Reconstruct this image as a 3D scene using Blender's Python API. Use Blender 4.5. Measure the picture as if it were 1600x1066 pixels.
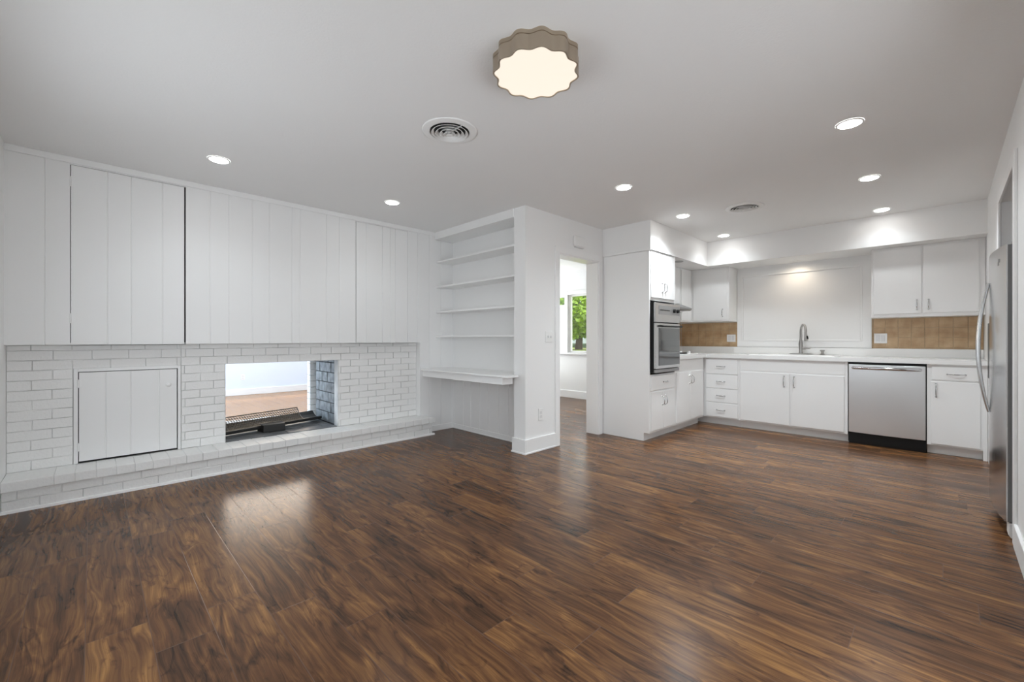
import bpy, bmesh, math, random
from mathutils import Vector, Matrix
random.seed(7)
for o in list(bpy.data.objects): bpy.data.objects.remove(o)
SC = bpy.context.scene
COL = SC.collection
PI = math.pi

# ------------------------------------------------------------------ camera, sky, sun, fill lights, exposure
TH = math.atan2(678, 667)
cam = bpy.data.objects.new('camera', bpy.data.cameras.new('camera'))
COL.objects.link(cam)
cam.location = (0, 0, 1.13)
cam.rotation_euler = (PI / 2, 0, TH)
cam.data.sensor_width = 36
cam.data.lens = 667 / 1600 * 36
cam.data.shift_y = -3 / 1600
cam.data.clip_start = .02
SC.camera = cam
SC.view_settings.view_transform = 'Standard'
SC.view_settings.look = 'None'
SC.view_settings.exposure = -0.03
SC.view_settings.gamma = 1
SC.view_settings.use_curve_mapping = False
SC.cycles.diffuse_bounces = 8
SC.cycles.max_bounces = 14
SC.cycles.sample_clamp_indirect = 6
W = bpy.data.worlds.new('sky'); SC.world = W; W.use_nodes = True
bg = W.node_tree.nodes['Background']
bg.inputs[0].default_value = (.88, .945, 1, 1); bg.inputs[1].default_value = 3.4


def lamp(name, kind, loc, rot, power, color=(1, 1, 1), **kw):
    l = bpy.data.lights.new(name, kind); l.energy = power; l.color = color
    for k, v in kw.items(): setattr(l, k, v)
    o = bpy.data.objects.new(name, l); COL.objects.link(o); o.location = loc; o.rotation_euler = rot
    return o


lamp('sun', 'SUN', (-8, 10, 12), (math.radians(-14), math.radians(-28), 0), 3.0, (1, .95, .86), angle=.02)
# fill lights, all added, outside openings that are out of view
lamp('fill_near', 'AREA', (-2.3, -.62, 1.1), (math.radians(90), 0, 0), 2, (.955, .98, 1), shape='RECTANGLE', size=1.7, size_y=1.3, spread=math.radians(135))  # added area light standing in for daylight at the assumed near window
lamp('fill_right', 'AREA', (.62, 1.3, .9), (0, math.radians(90), math.radians(-25)), 2, (.955, .98, 1), shape='RECTANGLE', size=1.6, size_y=2.1, spread=math.radians(115))  # added fill light outside a made-up door beside the camera
lamp('fill_lounge_side', 'AREA', (-7.6, -.75, 1.4), (math.radians(90), 0, 0), 135, (.62, .81, 1), shape='RECTANGLE', size=3.0, size_y=1.9)  # cool fill added at an unseen lounge opening to brighten that room
lamp('fill_lounge_end', 'AREA', (-10.25, 2.85, 1.85), (0, math.radians(-90), 0), 60, (1, .78, .56), shape='RECTANGLE', size=1.0, size_y=2.3)  # added warm fill, unseen, for the bright patch on the floor
lamp('fill_hall', 'AREA', (-6.5, 5.88, 1.45), (0, math.radians(-90), 0), 48, (.97, .99, 1), shape='RECTANGLE', size=1.3, size_y=1.1)  # added fill at an unseen opening in the hall's end wall


# ------------------------------------------------------------------ materials
def mat(name, color=(.8, .8, .8), rough=.5, metal=0., spec=.5, bump=0., bscale=60., emit=None, estr=0., vary=0., vscale=8., trans=0., coat=0., stretch=(1, 1, 1)):
    m = bpy.data.materials.new(name); m.use_nodes = True
    nt = m.node_tree; n = nt.nodes; L = nt.links
    b = n['Principled BSDF']
    b.inputs['Base Color'].default_value = (*color, 1)
    b.inputs['Roughness'].default_value = rough
    b.inputs['Metallic'].default_value = metal
    b.inputs['Specular IOR Level'].default_value = spec
    b.inputs['Transmission Weight'].default_value = trans
    b.inputs['Coat Weight'].default_value = coat
    if emit:
        b.inputs['Emission Color'].default_value = (*emit, 1); b.inputs['Emission Strength'].default_value = estr
    if bump or vary:
        tc = n.new('ShaderNodeTexCoord'); mp = n.new('ShaderNodeMapping'); mp.inputs['Scale'].default_value = stretch
        L.new(tc.outputs['Object'], mp.inputs[0])
    if bump:
        t = n.new('ShaderNodeTexNoise'); t.inputs['Scale'].default_value = bscale; t.inputs['Detail'].default_value = 4
        L.new(mp.outputs[0], t.inputs['Vector'])
        bp = n.new('ShaderNodeBump'); bp.inputs['Strength'].default_value = bump; bp.inputs['Distance'].default_value = .004
        L.new(t.outputs[0], bp.inputs['Height']); L.new(bp.outputs[0], b.inputs['Normal'])
    if vary:
        t = n.new('ShaderNodeTexNoise'); t.inputs['Scale'].default_value = vscale; t.inputs['Detail'].default_value = 5
        L.new(mp.outputs[0], t.inputs['Vector'])
        r = n.new('ShaderNodeValToRGB')
        r.color_ramp.elements[0].position = .3; r.color_ramp.elements[1].position = .7
        r.color_ramp.elements[0].color = (*[max(0, c * (1 - vary)) for c in color], 1)
        r.color_ramp.elements[1].color = (*[min(1, c * (1 + vary)) for c in color], 1)
        L.new(t.outputs[0], r.inputs[0]); L.new(r.outputs[0], b.inputs['Base Color'])
    return m


M = {}
M['wall'] = mat('wall_paint', (.85, .85, .845), .55, bump=.12, bscale=120)
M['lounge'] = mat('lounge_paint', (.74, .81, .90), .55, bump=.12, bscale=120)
M['ceil'] = mat('ceiling_paint', (.86, .86, .855), .7, bump=.25, bscale=90)
M['panel'] = mat('panel_paint', (.84, .84, .835), .42, bump=.05, bscale=40)
M['trim'] = mat('trim_paint', (.86, .86, .855), .35)
M['cab'] = mat('cabinet_paint', (.87, .87, .865), .28, bump=.03, bscale=30)
M['brick'] = mat('painted_brick', (.84, .84, .83), .5, bump=.7, bscale=70)
M['mortar'] = mat('shaded_mortar', (.70, .70, .69), .7, bump=.6, bscale=80, vary=.3, vscale=5)  # white paint grayed: joint shade and cracks put into the color
M['dark'] = mat('gap_shade', (.03, .03, .03), .8)  # shade inside cupboards and door gaps, put into the color
M['lining'] = mat('slate_lining', (.20, .22, .235), .5, bump=.8, bscale=30, vary=.5, vscale=14)
M['soot'] = mat('soot_mortar', (.035, .036, .038), .9)
M['slate'] = mat('slate_floor', (.16, .165, .17), .45, bump=.4, bscale=20, vary=.45, vscale=6, stretch=(3, 1, 1))
M['iron'] = mat('black_iron', (.015, .014, .013), .55)
M['grate'] = mat('bronze_mesh', (.30, .25, .20), .45, metal=.5)
M['counter'] = mat('white_laminate', (.86, .86, .85), .2)
M['ceramic'] = mat('white_enamel', (.88, .88, .87), .12)
M['chrome'] = mat('chrome', (.62, .62, .63), .12, metal=1)
M['nickel'] = mat('brushed_nickel', (.42, .41, .40), .3, metal=1)
M['steel'] = mat('stainless_steel', (.60, .60, .60), .2, metal=1, bump=.04, bscale=30, stretch=(1, 1, .02))
M['steel_h'] = mat('stainless_steel_side', (.80, .81, .82), .36, metal=1, bump=.03, bscale=40, stretch=(.02, 1, 1))
nt_ = M['steel_h'].node_tree; tg_ = nt_.nodes.new('ShaderNodeTangent'); tg_.direction_type = 'RADIAL'; tg_.axis = 'Z'
nt_.links.new(tg_.outputs[0], nt_.nodes['Principled BSDF'].inputs['Tangent'])
nt_.nodes['Principled BSDF'].inputs['Anisotropic'].default_value = .8
M['fridge_gray'] = mat('gray_door_edge', (.20, .20, .20), .3, metal=.3)
M['black'] = mat('black_plastic', (.008, .008, .008), .4, spec=.25)
M['ovenglass'] = mat('oven_glass', (.22, .225, .23), .07, metal=1)
M['gray'] = mat('gray_metal', (.35, .35, .35), .4, metal=.6)
M['plastic'] = mat('white_plastic', (.84, .84, .83), .35)
M['plasticg'] = mat('gray_plastic', (.72, .72, .72), .4)
M['fixture'] = mat('champagne_metal', (.47, .395, .31), .3, metal=.9, bump=.03, bscale=40, stretch=(1, 1, .05))
M['lens'] = mat('lamp_diffuser', (.06, .055, .05), .5, emit=(1, .90, .765), estr=1.0)
M['led'] = mat('led_disc', (.9, .9, .9), .4, emit=(1, .985, .96), estr=38)
M['ventdark'] = mat('vent_dark', (.02, .02, .02), .8)
M['glass'] = mat('window_glass', (1, 1, 1), .0, trans=1, spec=.5)
M['bark'] = mat('bark', (.10, .075, .055), .9, bump=.8, bscale=10)
M['leaf'] = mat('leaf', (.20, .31, .02), .5, vary=.7, vscale=1.2)
M['grass'] = mat('lawn_grass', (.25, .30, .04), .9, vary=.3, vscale=3)
M['asphalt'] = mat('asphalt', (.10, .10, .105), .9, vary=.2, vscale=3)
M['roof'] = mat('roof_shingle', (.16, .17, .18), .8, vary=.25, vscale=3)
M['siding'] = mat('siding', (.38, .42, .44), .7)
M['hedge'] = mat('hedge_leaf', (.07, .10, .06), .8, vary=.7, vscale=3)


def floor_mat(name, pale=False):
    m = bpy.data.materials.new(name); m.use_nodes = True
    nt = m.node_tree; n = nt.nodes; L = nt.links; b = n['Principled BSDF']

    def math_(op, a, b_=None, c=None):
        x = n.new('ShaderNodeMath'); x.operation = op
        for i, v in enumerate((a, b_, c)):
            if v is None: continue
            if hasattr(v, 'is_linked') or hasattr(v, 'links'): L.new(v, x.inputs[i])
            else: x.inputs[i].default_value = v
        return x.outputs[0]
    tc = n.new('ShaderNodeTexCoord'); sp = n.new('ShaderNodeSeparateXYZ'); L.new(tc.outputs['Object'], sp.inputs[0])
    PW, PL = .1805, 1.22
    yy = math_('DIVIDE', math_('ADD', sp.outputs[1], .0185 + PW * 10), PW)
    row = math_('FLOOR', yy); fy = math_('FRACT', yy)
    wn = n.new('ShaderNodeTexWhiteNoise'); wn.noise_dimensions = '1D'; L.new(row, wn.inputs['W'])
    xx = math_('ADD', math_('DIVIDE', sp.outputs[0], PL), math_('MULTIPLY', wn.outputs['Value'], 7.0))
    colm = math_('FLOOR', xx); fx = math_('FRACT', xx)
    cb = n.new('ShaderNodeCombineXYZ'); L.new(row, cb.inputs[0]); L.new(colm, cb.inputs[1])
    wp = n.new('ShaderNodeTexWhiteNoise'); wp.noise_dimensions = '3D'; L.new(cb.outputs[0], wp.inputs['Vector'])
    off = n.new('ShaderNodeVectorMath'); off.operation = 'MULTIPLY'; L.new(wp.outputs['Color'], off.inputs[0]); off.inputs[1].default_value = (37, 23, 51)
    add = n.new('ShaderNodeVectorMath'); add.operation = 'ADD'; L.new(tc.outputs['Object'], add.inputs[0]); L.new(off.outputs[0], add.inputs[1])

    def noise(scale, stretch, detail=5, dist=0., rough=.55, src=None):
        mp = n.new('ShaderNodeMapping'); mp.inputs['Scale'].default_value = stretch
        L.new(src or add.outputs[0], mp.inputs[0])
        t = n.new('ShaderNodeTexNoise'); t.inputs['Scale'].default_value = scale; t.inputs['Detail'].default_value = detail
        t.inputs['Distortion'].default_value = dist; t.inputs['Roughness'].default_value = rough
        L.new(mp.outputs[0], t.inputs['Vector']); return t.outputs[0]
    # swirling acacia figure: noise read through a warped grid, long along the plank
    mpw = n.new('ShaderNodeMapping'); mpw.inputs['Scale'].default_value = (1, 2.0, 1); L.new(add.outputs[0], mpw.inputs[0])
    wt = n.new('ShaderNodeTexNoise'); wt.inputs['Scale'].default_value = 2.6; wt.inputs['Detail'].default_value = 2; L.new(mpw.outputs[0], wt.inputs['Vector'])
    wc = n.new('ShaderNodeVectorMath'); wc.operation = 'SUBTRACT'; L.new(wt.outputs['Color'], wc.inputs[0]); wc.inputs[1].default_value = (.5, .5, .5)
    wm = n.new('ShaderNodeVectorMath'); wm.operation = 'MULTIPLY_ADD'; L.new(wc.outputs[0], wm.inputs[0]); wm.inputs[1].default_value = (.5, .065, 0); L.new(add.outputs[0], wm.inputs[2])
    warped = wm.outputs[0]
    big = noise(1.5, (1.0, 3.0, 1), 3, .6, .5, warped)
    mid = noise(2.8, (.75, 5.5, 1), 6, 1.3, .62, warped)
    fine = noise(9, (.25, 12, 1), 5, .3, .65, warped)
    ringn = noise(1.4, (.7, 5.0, 1), 2, .3, .5, warped)
    rings = math_('PINGPONG', math_('MULTIPLY', ringn, 9.0), .5)
    s = math_('MULTIPLY', big, .42)
    s = math_('MULTIPLY_ADD', mid, .55, s)
    s = math_('MULTIPLY_ADD', rings, .26, s)
    s = math_('MULTIPLY_ADD', fine, .40, s)
    s = math_('MULTIPLY_ADD', wp.outputs['Value'], .13, s)
    s = math_('MULTIPLY_ADD', noise(26, (.13, 12, 1), 3, .2, .6, warped), .22, s)
    s = math_('SUBTRACT', s, .445)
    s = math_('MULTIPLY_ADD', math_('SUBTRACT', s, .5), 1.35, .45)
    kn = n.new('ShaderNodeMapRange'); kn.inputs['From Min'].default_value = .60; kn.inputs['From Max'].default_value = .74
    L.new(noise(3.4, (1, 2.6, 1), 5, 2.4, .6), kn.inputs['Value'])
    s = math_('MULTIPLY_ADD', kn.outputs[0], -.26, s)
    vein = math_('SUBTRACT', 1.0, math_('MULTIPLY', math_('ABSOLUTE', math_('SUBTRACT', noise(2.2, (.5, 3.2, 1), 4, .9, .55, warped), .5)), 38.0))
    s = math_('MULTIPLY_ADD', math_('MAXIMUM', vein, 0.0), -.16, s)
    r = n.new('ShaderNodeValToRGB'); cr = r.color_ramp
    stops = [(.06, (.028, .016, .0105)), (.24, (.074, .036, .0185)), (.40, (.120, .056, .0265)), (.55, (.182, .087, .035)), (.74, (.305, .155, .056)), (.98, (.43, .24, .095))]
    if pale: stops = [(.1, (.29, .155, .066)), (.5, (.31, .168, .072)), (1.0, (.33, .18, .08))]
    cr.elements[0].position, cr.elements[0].color = stops[0][0], (*stops[0][1], 1)
    cr.elements[1].position, cr.elements[1].color = stops[-1][0], (*stops[-1][1], 1)
    for p, c in stops[1:-1]:
        e = cr.elements.new(p); e.color = (*c, 1)
    L.new(s, r.inputs[0])
    # plank seams
    ey = math_('MULTIPLY', math_('MINIMUM', fy, math_('SUBTRACT', 1.0, fy)), PW)
    ex = math_('MULTIPLY', math_('MINIMUM', fx, math_('SUBTRACT', 1.0, fx)), PL)
    e = math_('MINIMUM', ey, ex)
    seam = n.new('ShaderNodeMapRange'); seam.inputs['From Min'].default_value = .0006; seam.inputs['From Max'].default_value = .0022
    L.new(e, seam.inputs['Value'])
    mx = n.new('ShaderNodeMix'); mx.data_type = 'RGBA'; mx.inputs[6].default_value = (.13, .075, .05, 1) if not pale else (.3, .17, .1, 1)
    L.new(seam.outputs[0], mx.inputs[0]); L.new(r.outputs[0], mx.inputs[7]); L.new(mx.outputs[2], b.inputs['Base Color'])
    bp = n.new('ShaderNodeBump'); bp.inputs['Strength'].default_value = .35; bp.inputs['Distance'].default_value = .0012
    L.new(seam.outputs[0], bp.inputs['Height']); L.new(bp.outputs[0], b.inputs['Normal'])
    rr = n.new('ShaderNodeMapRange'); rr.inputs['To Min'].default_value = .25; rr.inputs['To Max'].default_value = .25
    L.new(mid, rr.inputs['Value']); L.new(rr.outputs[0], b.inputs['Roughness'])
    b.inputs['Specular IOR Level'].default_value = .16
    return m


M['floor'] = floor_mat('acacia_laminate')
M['floor_lit'] = floor_mat('bright_lit_laminate', True)  # same laminate made paler: bright daylight put into its color


def tile_mat():
    m = bpy.data.materials.new('tan_stone_tile'); m.use_nodes = True
    nt = m.node_tree; n = nt.nodes; L = nt.links; b = n['Principled BSDF']
    tc = n.new('ShaderNodeTexCoord'); t = n.new('ShaderNodeTexNoise'); t.inputs['Scale'].default_value = 9; t.inputs['Detail'].default_value = 6
    L.new(tc.outputs['Object'], t.inputs['Vector'])
    r = n.new('ShaderNodeValToRGB')
    r.color_ramp.elements[0].position = .25; r.color_ramp.elements[0].color = (.36, .22, .11, 1)
    r.color_ramp.elements[1].position = .75; r.color_ramp.elements[1].color = (.60, .43, .26, 1)
    L.new(t.outputs[0], r.inputs[0]); L.new(r.outputs[0], b.inputs['Base Color'])
    b.inputs['Roughness'].default_value = .35
    bp = n.new('ShaderNodeBump'); bp.inputs['Strength'].default_value = .3; L.new(t.outputs[0], bp.inputs['Height']); bp.inputs['Distance'].default_value = .004
    L.new(bp.outputs[0], b.inputs['Normal'])
    return m


M['tile'] = tile_mat()
M['grout'] = mat('tan_grout', (.55, .45, .32), .7)


# ------------------------------------------------------------------ mesh builder
def wloc(o):
    v = Vector((0, 0, 0))
    while o: v += o.location; o = o.parent
    return v


class MB:
    def __init__(s): s.bm = bmesh.new(); s.mats = []

    def mi(s, m):
        if m is None: return 0
        if m not in s.mats: s.mats.append(m)
        return s.mats.index(m)

    def box(s, x0, x1, y0, y1, z0, z1):
        x0, x1 = min(x0, x1), max(x0, x1); y0, y1 = min(y0, y1), max(y0, y1); z0, z1 = min(z0, z1), max(z0, z1)
        v = [s.bm.verts.new(p) for p in ((x0, y0, z0), (x1, y0, z0), (x1, y1, z0), (x0, y1, z0), (x0, y0, z1), (x1, y0, z1), (x1, y1, z1), (x0, y1, z1))]
        for f in ((0, 3, 2, 1), (4, 5, 6, 7), (0, 1, 5, 4), (1, 2, 6, 5), (2, 3, 7, 6), (3, 0, 4, 7)): s.bm.faces.new([v[i] for i in f])
        return s

    def prism(s, poly, axis, a, b):
        """poly: 2D points; axis x -> (y,z), y -> (x,z), z -> (x,y)"""
        def P(p, t): return {'x': (t, p[0], p[1]), 'y': (p[0], t, p[1]), 'z': (p[0], p[1], t)}[axis]
        A = [s.bm.verts.new(P(p, a)) for p in poly]; B = [s.bm.verts.new(P(p, b)) for p in poly]
        k = len(poly)
        s.bm.faces.new(A); s.bm.faces.new(B[::-1])
        for i in range(k): s.bm.faces.new((A[i], B[i], B[(i + 1) % k], A[(i + 1) % k]))
        return s

    def ring(s, pts): return [s.bm.verts.new(p) for p in pts]

    def loft(s, rings, caps=(True, True), closed=True):
        R = [s.ring(r) for r in rings]
        for a, b in zip(R, R[1:]):
            k = len(a)
            for i in range(k if closed else k - 1): s.bm.faces.new((a[i], a[(i + 1) % k], b[(i + 1) % k], b[i]))
        if caps[0]: s.bm.faces.new(R[0][::-1])
        if caps[1]: s.bm.faces.new(R[-1])
        return s

    def cyl(s, c, r, h, axis='z', n=32, r2=None):
        r2 = r if r2 is None else r2
        def P(a, rad, t):
            u, v = rad * math.cos(a), rad * math.sin(a)
            return {'z': (c[0] + u, c[1] + v, c[2] + t), 'x': (c[0] + t, c[1] + u, c[2] + v), 'y': (c[0] + u, c[1] + t, c[2] + v)}[axis]
        return s.loft([[P(2 * PI * i / n, r, 0) for i in range(n)], [P(2 * PI * i / n, r2, h) for i in range(n)]])

    def lathe(s, c, prof, n=40, caps=(False, False)):
        return s.loft([[(c[0] + r * math.cos(2 * PI * i / n), c[1] + r * math.sin(2 * PI * i / n), c[2] + z) for i in range(n)] for r, z in prof], caps)

    def tube(s, path, rad, n=10, flat=1.):
        path = [Vector(p) for p in path]
        rads = rad if isinstance(rad, (list, tuple)) else [rad] * len(path)
        t0 = (path[1] - path[0]).normalized()
        up = Vector((0, 0, 1)) if abs(t0.z) < .9 else Vector((1, 0, 0))
        nrm = t0.cross(up).normalized(); rings = []
        for i, p in enumerate(path):
            t = (path[min(i + 1, len(path) - 1)] - path[max(i - 1, 0)]).normalized()
            nrm = (nrm - t * nrm.dot(t)).normalized(); bn = t.cross(nrm)
            rings.append([p + (nrm * math.cos(2 * PI * k / n) + bn * math.sin(2 * PI * k / n) * flat) * rads[i] for k in range(n)])
        return s.loft(rings)

    def build(s, name, m, parent=None, bevel=0., smooth=False, seg=2, kind=None):
        off = wloc(parent) if parent else Vector((0, 0, 0))
        if parent is None and s.bm.verts and kind != 'structure':
            xs = [v.co for v in s.bm.verts]
            off = Vector(((min(c.x for c in xs) + max(c.x for c in xs)) / 2, (min(c.y for c in xs) + max(c.y for c in xs)) / 2, min(c.z for c in xs)))
        bmesh.ops.recalc_face_normals(s.bm, faces=s.bm.faces)
        for v in s.bm.verts: v.co -= off
        me = bpy.data.meshes.new(name); s.bm.to_mesh(me); s.bm.free()
        me.materials.append(M[m] if isinstance(m, str) else m)
        if smooth:
            for p in me.polygons: p.use_smooth = True
            me.set_sharp_from_angle(angle=math.radians(40))
        o = bpy.data.objects.new(name, me); COL.objects.link(o)
        if parent: o.parent = parent
        else: o.location = off
        if bevel:
            b = o.modifiers.new('bevel', 'BEVEL'); b.width = bevel; b.segments = seg; b.limit_method = 'ANGLE'; b.angle_limit = math.radians(50)
        if kind: o['kind'] = kind
        return o


def tag(o, label, cat, group=None):
    o['label'] = label; o['category'] = cat
    if group: o['group'] = group
    return o


def thing(name, label, cat, loc, group=None):
    o = bpy.data.objects.new(name, None); COL.objects.link(o); o.location = loc; o.empty_display_size = .1
    return tag(o, label, cat, group)


def bx(name, dims, m, parent=None, bevel=0., kind=None):
    return MB().box(*dims).build(name, m, parent, bevel, kind=kind)


def copy_tree(o, parent=None):
    c = o.copy(); COL.objects.link(c)
    if parent: c.parent = parent
    for ch in [x for x in bpy.data.objects if x.parent == o]: copy_tree(ch, c)
    return c


# ------------------------------------------------------------------ setting
ZC = 2.44
XL, XR, YN, YB = -4.415, .272, -.42, 6.49      # panelled wall, right wall, near wall, sink wall
XB = -4.50                                      # brick face
S = 'structure'
MB().box(-6.3, 1.3, -.6, 7.0, -.12, 0).build('floor', 'floor', kind=S)
MB().box(-10.2, -6.3, -.8, 4.3, -.12, 0).build('floor_lounge', 'floor_lit', kind=S)
MB().box(-4.9, 1.3, -.6, 7.0, ZC, ZC + .12).build('ceiling', 'ceil', kind=S)
MB().box(-10.2, -4.9, -.8, 7.0, ZC, ZC + .12).build('ceiling_lounge', 'ceil', kind=S)

# near wall, behind the camera's left shoulder, with an assumed window
m = MB()
WX0, WX1, WZ0, WZ1 = -3.25, -1.4, .5, 1.85  # assumed window, out of view; opening sized for the light it lets in
m.box(-5.24, WX0, YN - .14, YN, 0, ZC).box(WX1, 1.3, YN - .14, YN, 0, ZC).box(WX0, WX1, YN - .14, YN, 0, WZ0).box(WX0, WX1, YN - .14, YN, WZ1, ZC)
m.build('wall_near', 'wall', kind=S)
m = MB()
for x in (WX0, -2.33, WX1 - .06): m.box(x, x + .06, YN - .1, YN - .04, WZ0, WZ1)
m.box(WX0, WX1, YN - .1, YN - .04, WZ0, WZ0 + .06).box(WX0, WX1, YN - .1, YN - .04, WZ1 - .06, WZ1)
m.build('window_assumed', 'trim', kind=S)  # frame of the assumed window

# right wall with the refrigerator recess
FY0, FY1, FZ = 3.635, 4.575, 2.095
m = MB()
TY0, TY1, TZ = .15, 2.45, 2.05  # added opening, out of view, for fill light
m.box(XR, XR + .12, YN - .14, TY0, 0, ZC).box(XR, XR + .12, TY1, FY0, 0, ZC).box(XR, XR + .12, TY0, TY1, TZ, ZC).box(XR, XR + .12, FY1, 7.0, 0, ZC).box(XR, XR + .12, FY0, FY1, FZ, ZC)
m.build('wall_right', 'wall', kind=S)
m = MB()
m.box(XR + .12, 1.2, FY0 - .1, FY0, 0, FZ + .1).box(XR + .12, 1.2, FY1, FY1 + .1, 0, FZ + .1).box(1.1, 1.2, FY0, FY1, 0, FZ + .1).box(XR + .12, 1.1, FY0, FY1, FZ, FZ + .1)
m.build('wall_recess', 'wall', kind=S)
m = MB()
m.box(XR - .014, XR, FY0 - .075, FY0 + .004, 0, FZ + .07).box(XR - .014, XR, FY1 - .004, FY1 + .075, 0, FZ + .07).box(XR - .014, XR, FY0 + .004, FY1 - .004, FZ - .004, FZ + .07)
m.build('trim_1', 'trim', bevel=.003, kind=S)
m = MB()
m.box(XR - .016, XR, TY1 + .07, FY0 - .076, 0, .13)
m.build('baseboard_right', 'trim', bevel=.005, kind=S)

m = MB()   # added door frame in the unseen opening that lets fill light in
for y in (TY0, 1.27, TY1 - .07): m.box(XR + .03, XR + .09, y, y + .07, 0, TZ)
m.box(XR + .03, XR + .09, TY0, TY1, TZ - .07, TZ).box(XR + .03, XR + .09, TY0, TY1, 0, .07)
m.build('fill_door', 'trim', kind=S)
# sink wall, hall partition with doorway, stub column beside the bookshelf
DY0, DY1, DZ = 3.54, 4.27, 2.045
MB().box(-2.99, 1.3, YB, YB + .14, 0, ZC).build('wall_back', 'wall', kind=S)
m = MB()
XC0, XC1 = -3.04, -2.885
m.box(XC0, XC1, 3.02, DY0, 0, ZC).box(XC0, XC1, DY0, DY1, DZ, ZC).box(XC0, XC1, DY1, 4.36, 0, ZC).box(XC0, XC1 + .012, 4.36, YB, 0, ZC)
m.build('wall_partition', 'wall', kind=S)
m = MB()   # doorway casing and jamb lining
c = .07
m.box(XC1, XC1 + .013, DY0 - c, DY0, 0, DZ + c).box(XC1, XC1 + .013, DY1, DY1 + c, 0, DZ + c).box(XC1, XC1 + .013, DY0, DY1, DZ, DZ + c)
m.box(XC0 - .01, XC1 + .004, DY0 - .002, DY0 + .012, 0, DZ).box(XC0 - .01, XC1 + .004, DY1 - .012, DY1 + .002, 0, DZ).box(XC0 - .01, XC1 + .004, DY0, DY1, DZ - .012, DZ + .002)
m.build('trim_2', 'trim', bevel=.003, kind=S)
m = MB()
m.box(XC0 - .016, XC1 + .016, 3.004, 3.02, 0, .145).box(XC1, XC1 + .016, 3.02, DY0 - c, 0, .145)
m.box(XC0 - .022, XC1 + .024, 2.994, 3.004, 0, .018).box(XC1 + .016, XC1 + .024, 3.0, DY0 - c, 0, .018)
m.build('baseboard_column', 'trim', bevel=.004, kind=S)

# wall behind bookshelf, lounge and hall shells
NB = 3.295
MB().box(-5.24, XC0, NB, NB + .12, 0, ZC).build('wall_nook', 'panel', kind=S)
m = MB()
m.box(-10.1, -9.95, -.8, 1.7, 0, ZC).box(-10.1, -9.95, 4.0, 4.3, 0, ZC).box(-10.1, -9.95, 1.7, 4.0, 0, 1.35).box(-10.1, -9.95, 1.7, 4.0, 2.34, ZC).box(-9.95, -5.24, 4.2, 4.32, 0, ZC)  # high opening added for the lounge end fill
m.box(-9.95, -9.2, -.62, -.48, 0, ZC).box(-6.0, -5.24, -.62, -.48, 0, ZC).box(-9.2, -6.0, -.62, -.48, 0, .4).box(-9.2, -6.0, -.62, -.48, 2.2, ZC)  # long opening added for the lounge side fill
m.build('wall_lounge', 'lounge', kind=S)
m = MB()
m.box(-9.95, -9.932, -.48, 4.2, 0, .125)
m.build('baseboard_lounge', 'trim', bevel=.004, kind=S)
HB = 6.58
m = MB()   # hall's window wall
wx0, wx1, wz0, wz1 = -5.14, -3.95, .87, 1.985
vx0, vx1 = -5.98, -5.215
m.box(-6.3, vx0, HB, HB + .14, 0, ZC).box(vx1, wx0, HB, HB + .14, wz0, wz1).box(wx1, -2.99, HB, HB + .14, 0, ZC).box(vx0, wx1, HB, HB + .14, 0, wz0).box(vx0, wx1, HB, HB + .14, wz1, ZC).box(-6.3, -6.18, 4.32, 5.32, 0, ZC).box(-6.3, -6.18, 6.45, HB, 0, ZC).box(-6.3, -6.18, 5.32, 6.45, 0, .75).box(-6.3, -6.18, 5.32, 6.45, 2.1, ZC)  # end-wall opening added for the hall fill
m.build('wall_hall', 'wall', kind=S)
m = MB()
m.box(-6.18, -3.04, HB - .016, HB, 0, .14)
m.build('baseboard_hall', 'trim', bevel=.004, kind=S)


def window(name, x0, x1, z0, z1, y, right=True):
    m = MB(); f = .07
    m.box(x0 - f, x0, y - .02, y, z0, z1 + f)
    if right: m.box(x1, x1 + f, y - .02, y, z0, z1 + f)
    m.box(x0, x1, y - .02, y, z1, z1 + f)
    m.box(x0 - f, x1 + (f if right else 0), y - .05, y + .1, z0 - .035, z0)
    w = m.build(name, 'trim', bevel=.003, kind=S)
    m = MB(); t = .035
    m.box(x0, x0 + t, y + .03, y + .075, z0, z1).box(x1 - t, x1, y + .03, y + .075, z0, z1).box(x0 + t, x1 - t, y + .03, y + .075, z0, z0 + t).box(x0 + t, x1 - t, y + .03, y + .075, z1 - t, z1)
    m.build('window_sash', 'plastic', w)
    MB().box(x0 + t, x1 - t, y + .05, y + .054, z0 + t, z1 - t).build('window_pane', 'glass', w)
    return w


window('window_2', wx0, wx1, wz0, wz1, HB)
w3 = window('window_3', vx0, vx1, wz0, wz1, HB, False)
MB().box(vx0 + .02, vx1, HB + .004, HB + .010, wz0, 1.79).box(vx0 + .02, vx1, HB + .001, HB + .016, 1.775, 1.80).build('roller_shade', 'plastic', w3)


# ------------------------------------------------------------------ panelled wall above the brick
def panel(m, y0, y1, z0, z1, x, grooves=(), t=.02, gw=.0038, gd=.0045):
    pts = [(x, y0)]
    for g in sorted(grooves):
        if y0 + .01 < g < y1 - .01: pts += [(x, g - gw), (x - gd, g - gw * .3), (x - gd, g + gw * .3), (x, g + gw)]
    pts += [(x, y1), (x - t, y1), (x - t, y0)]
    m.prism(pts, 'z', z0, z1)


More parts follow.
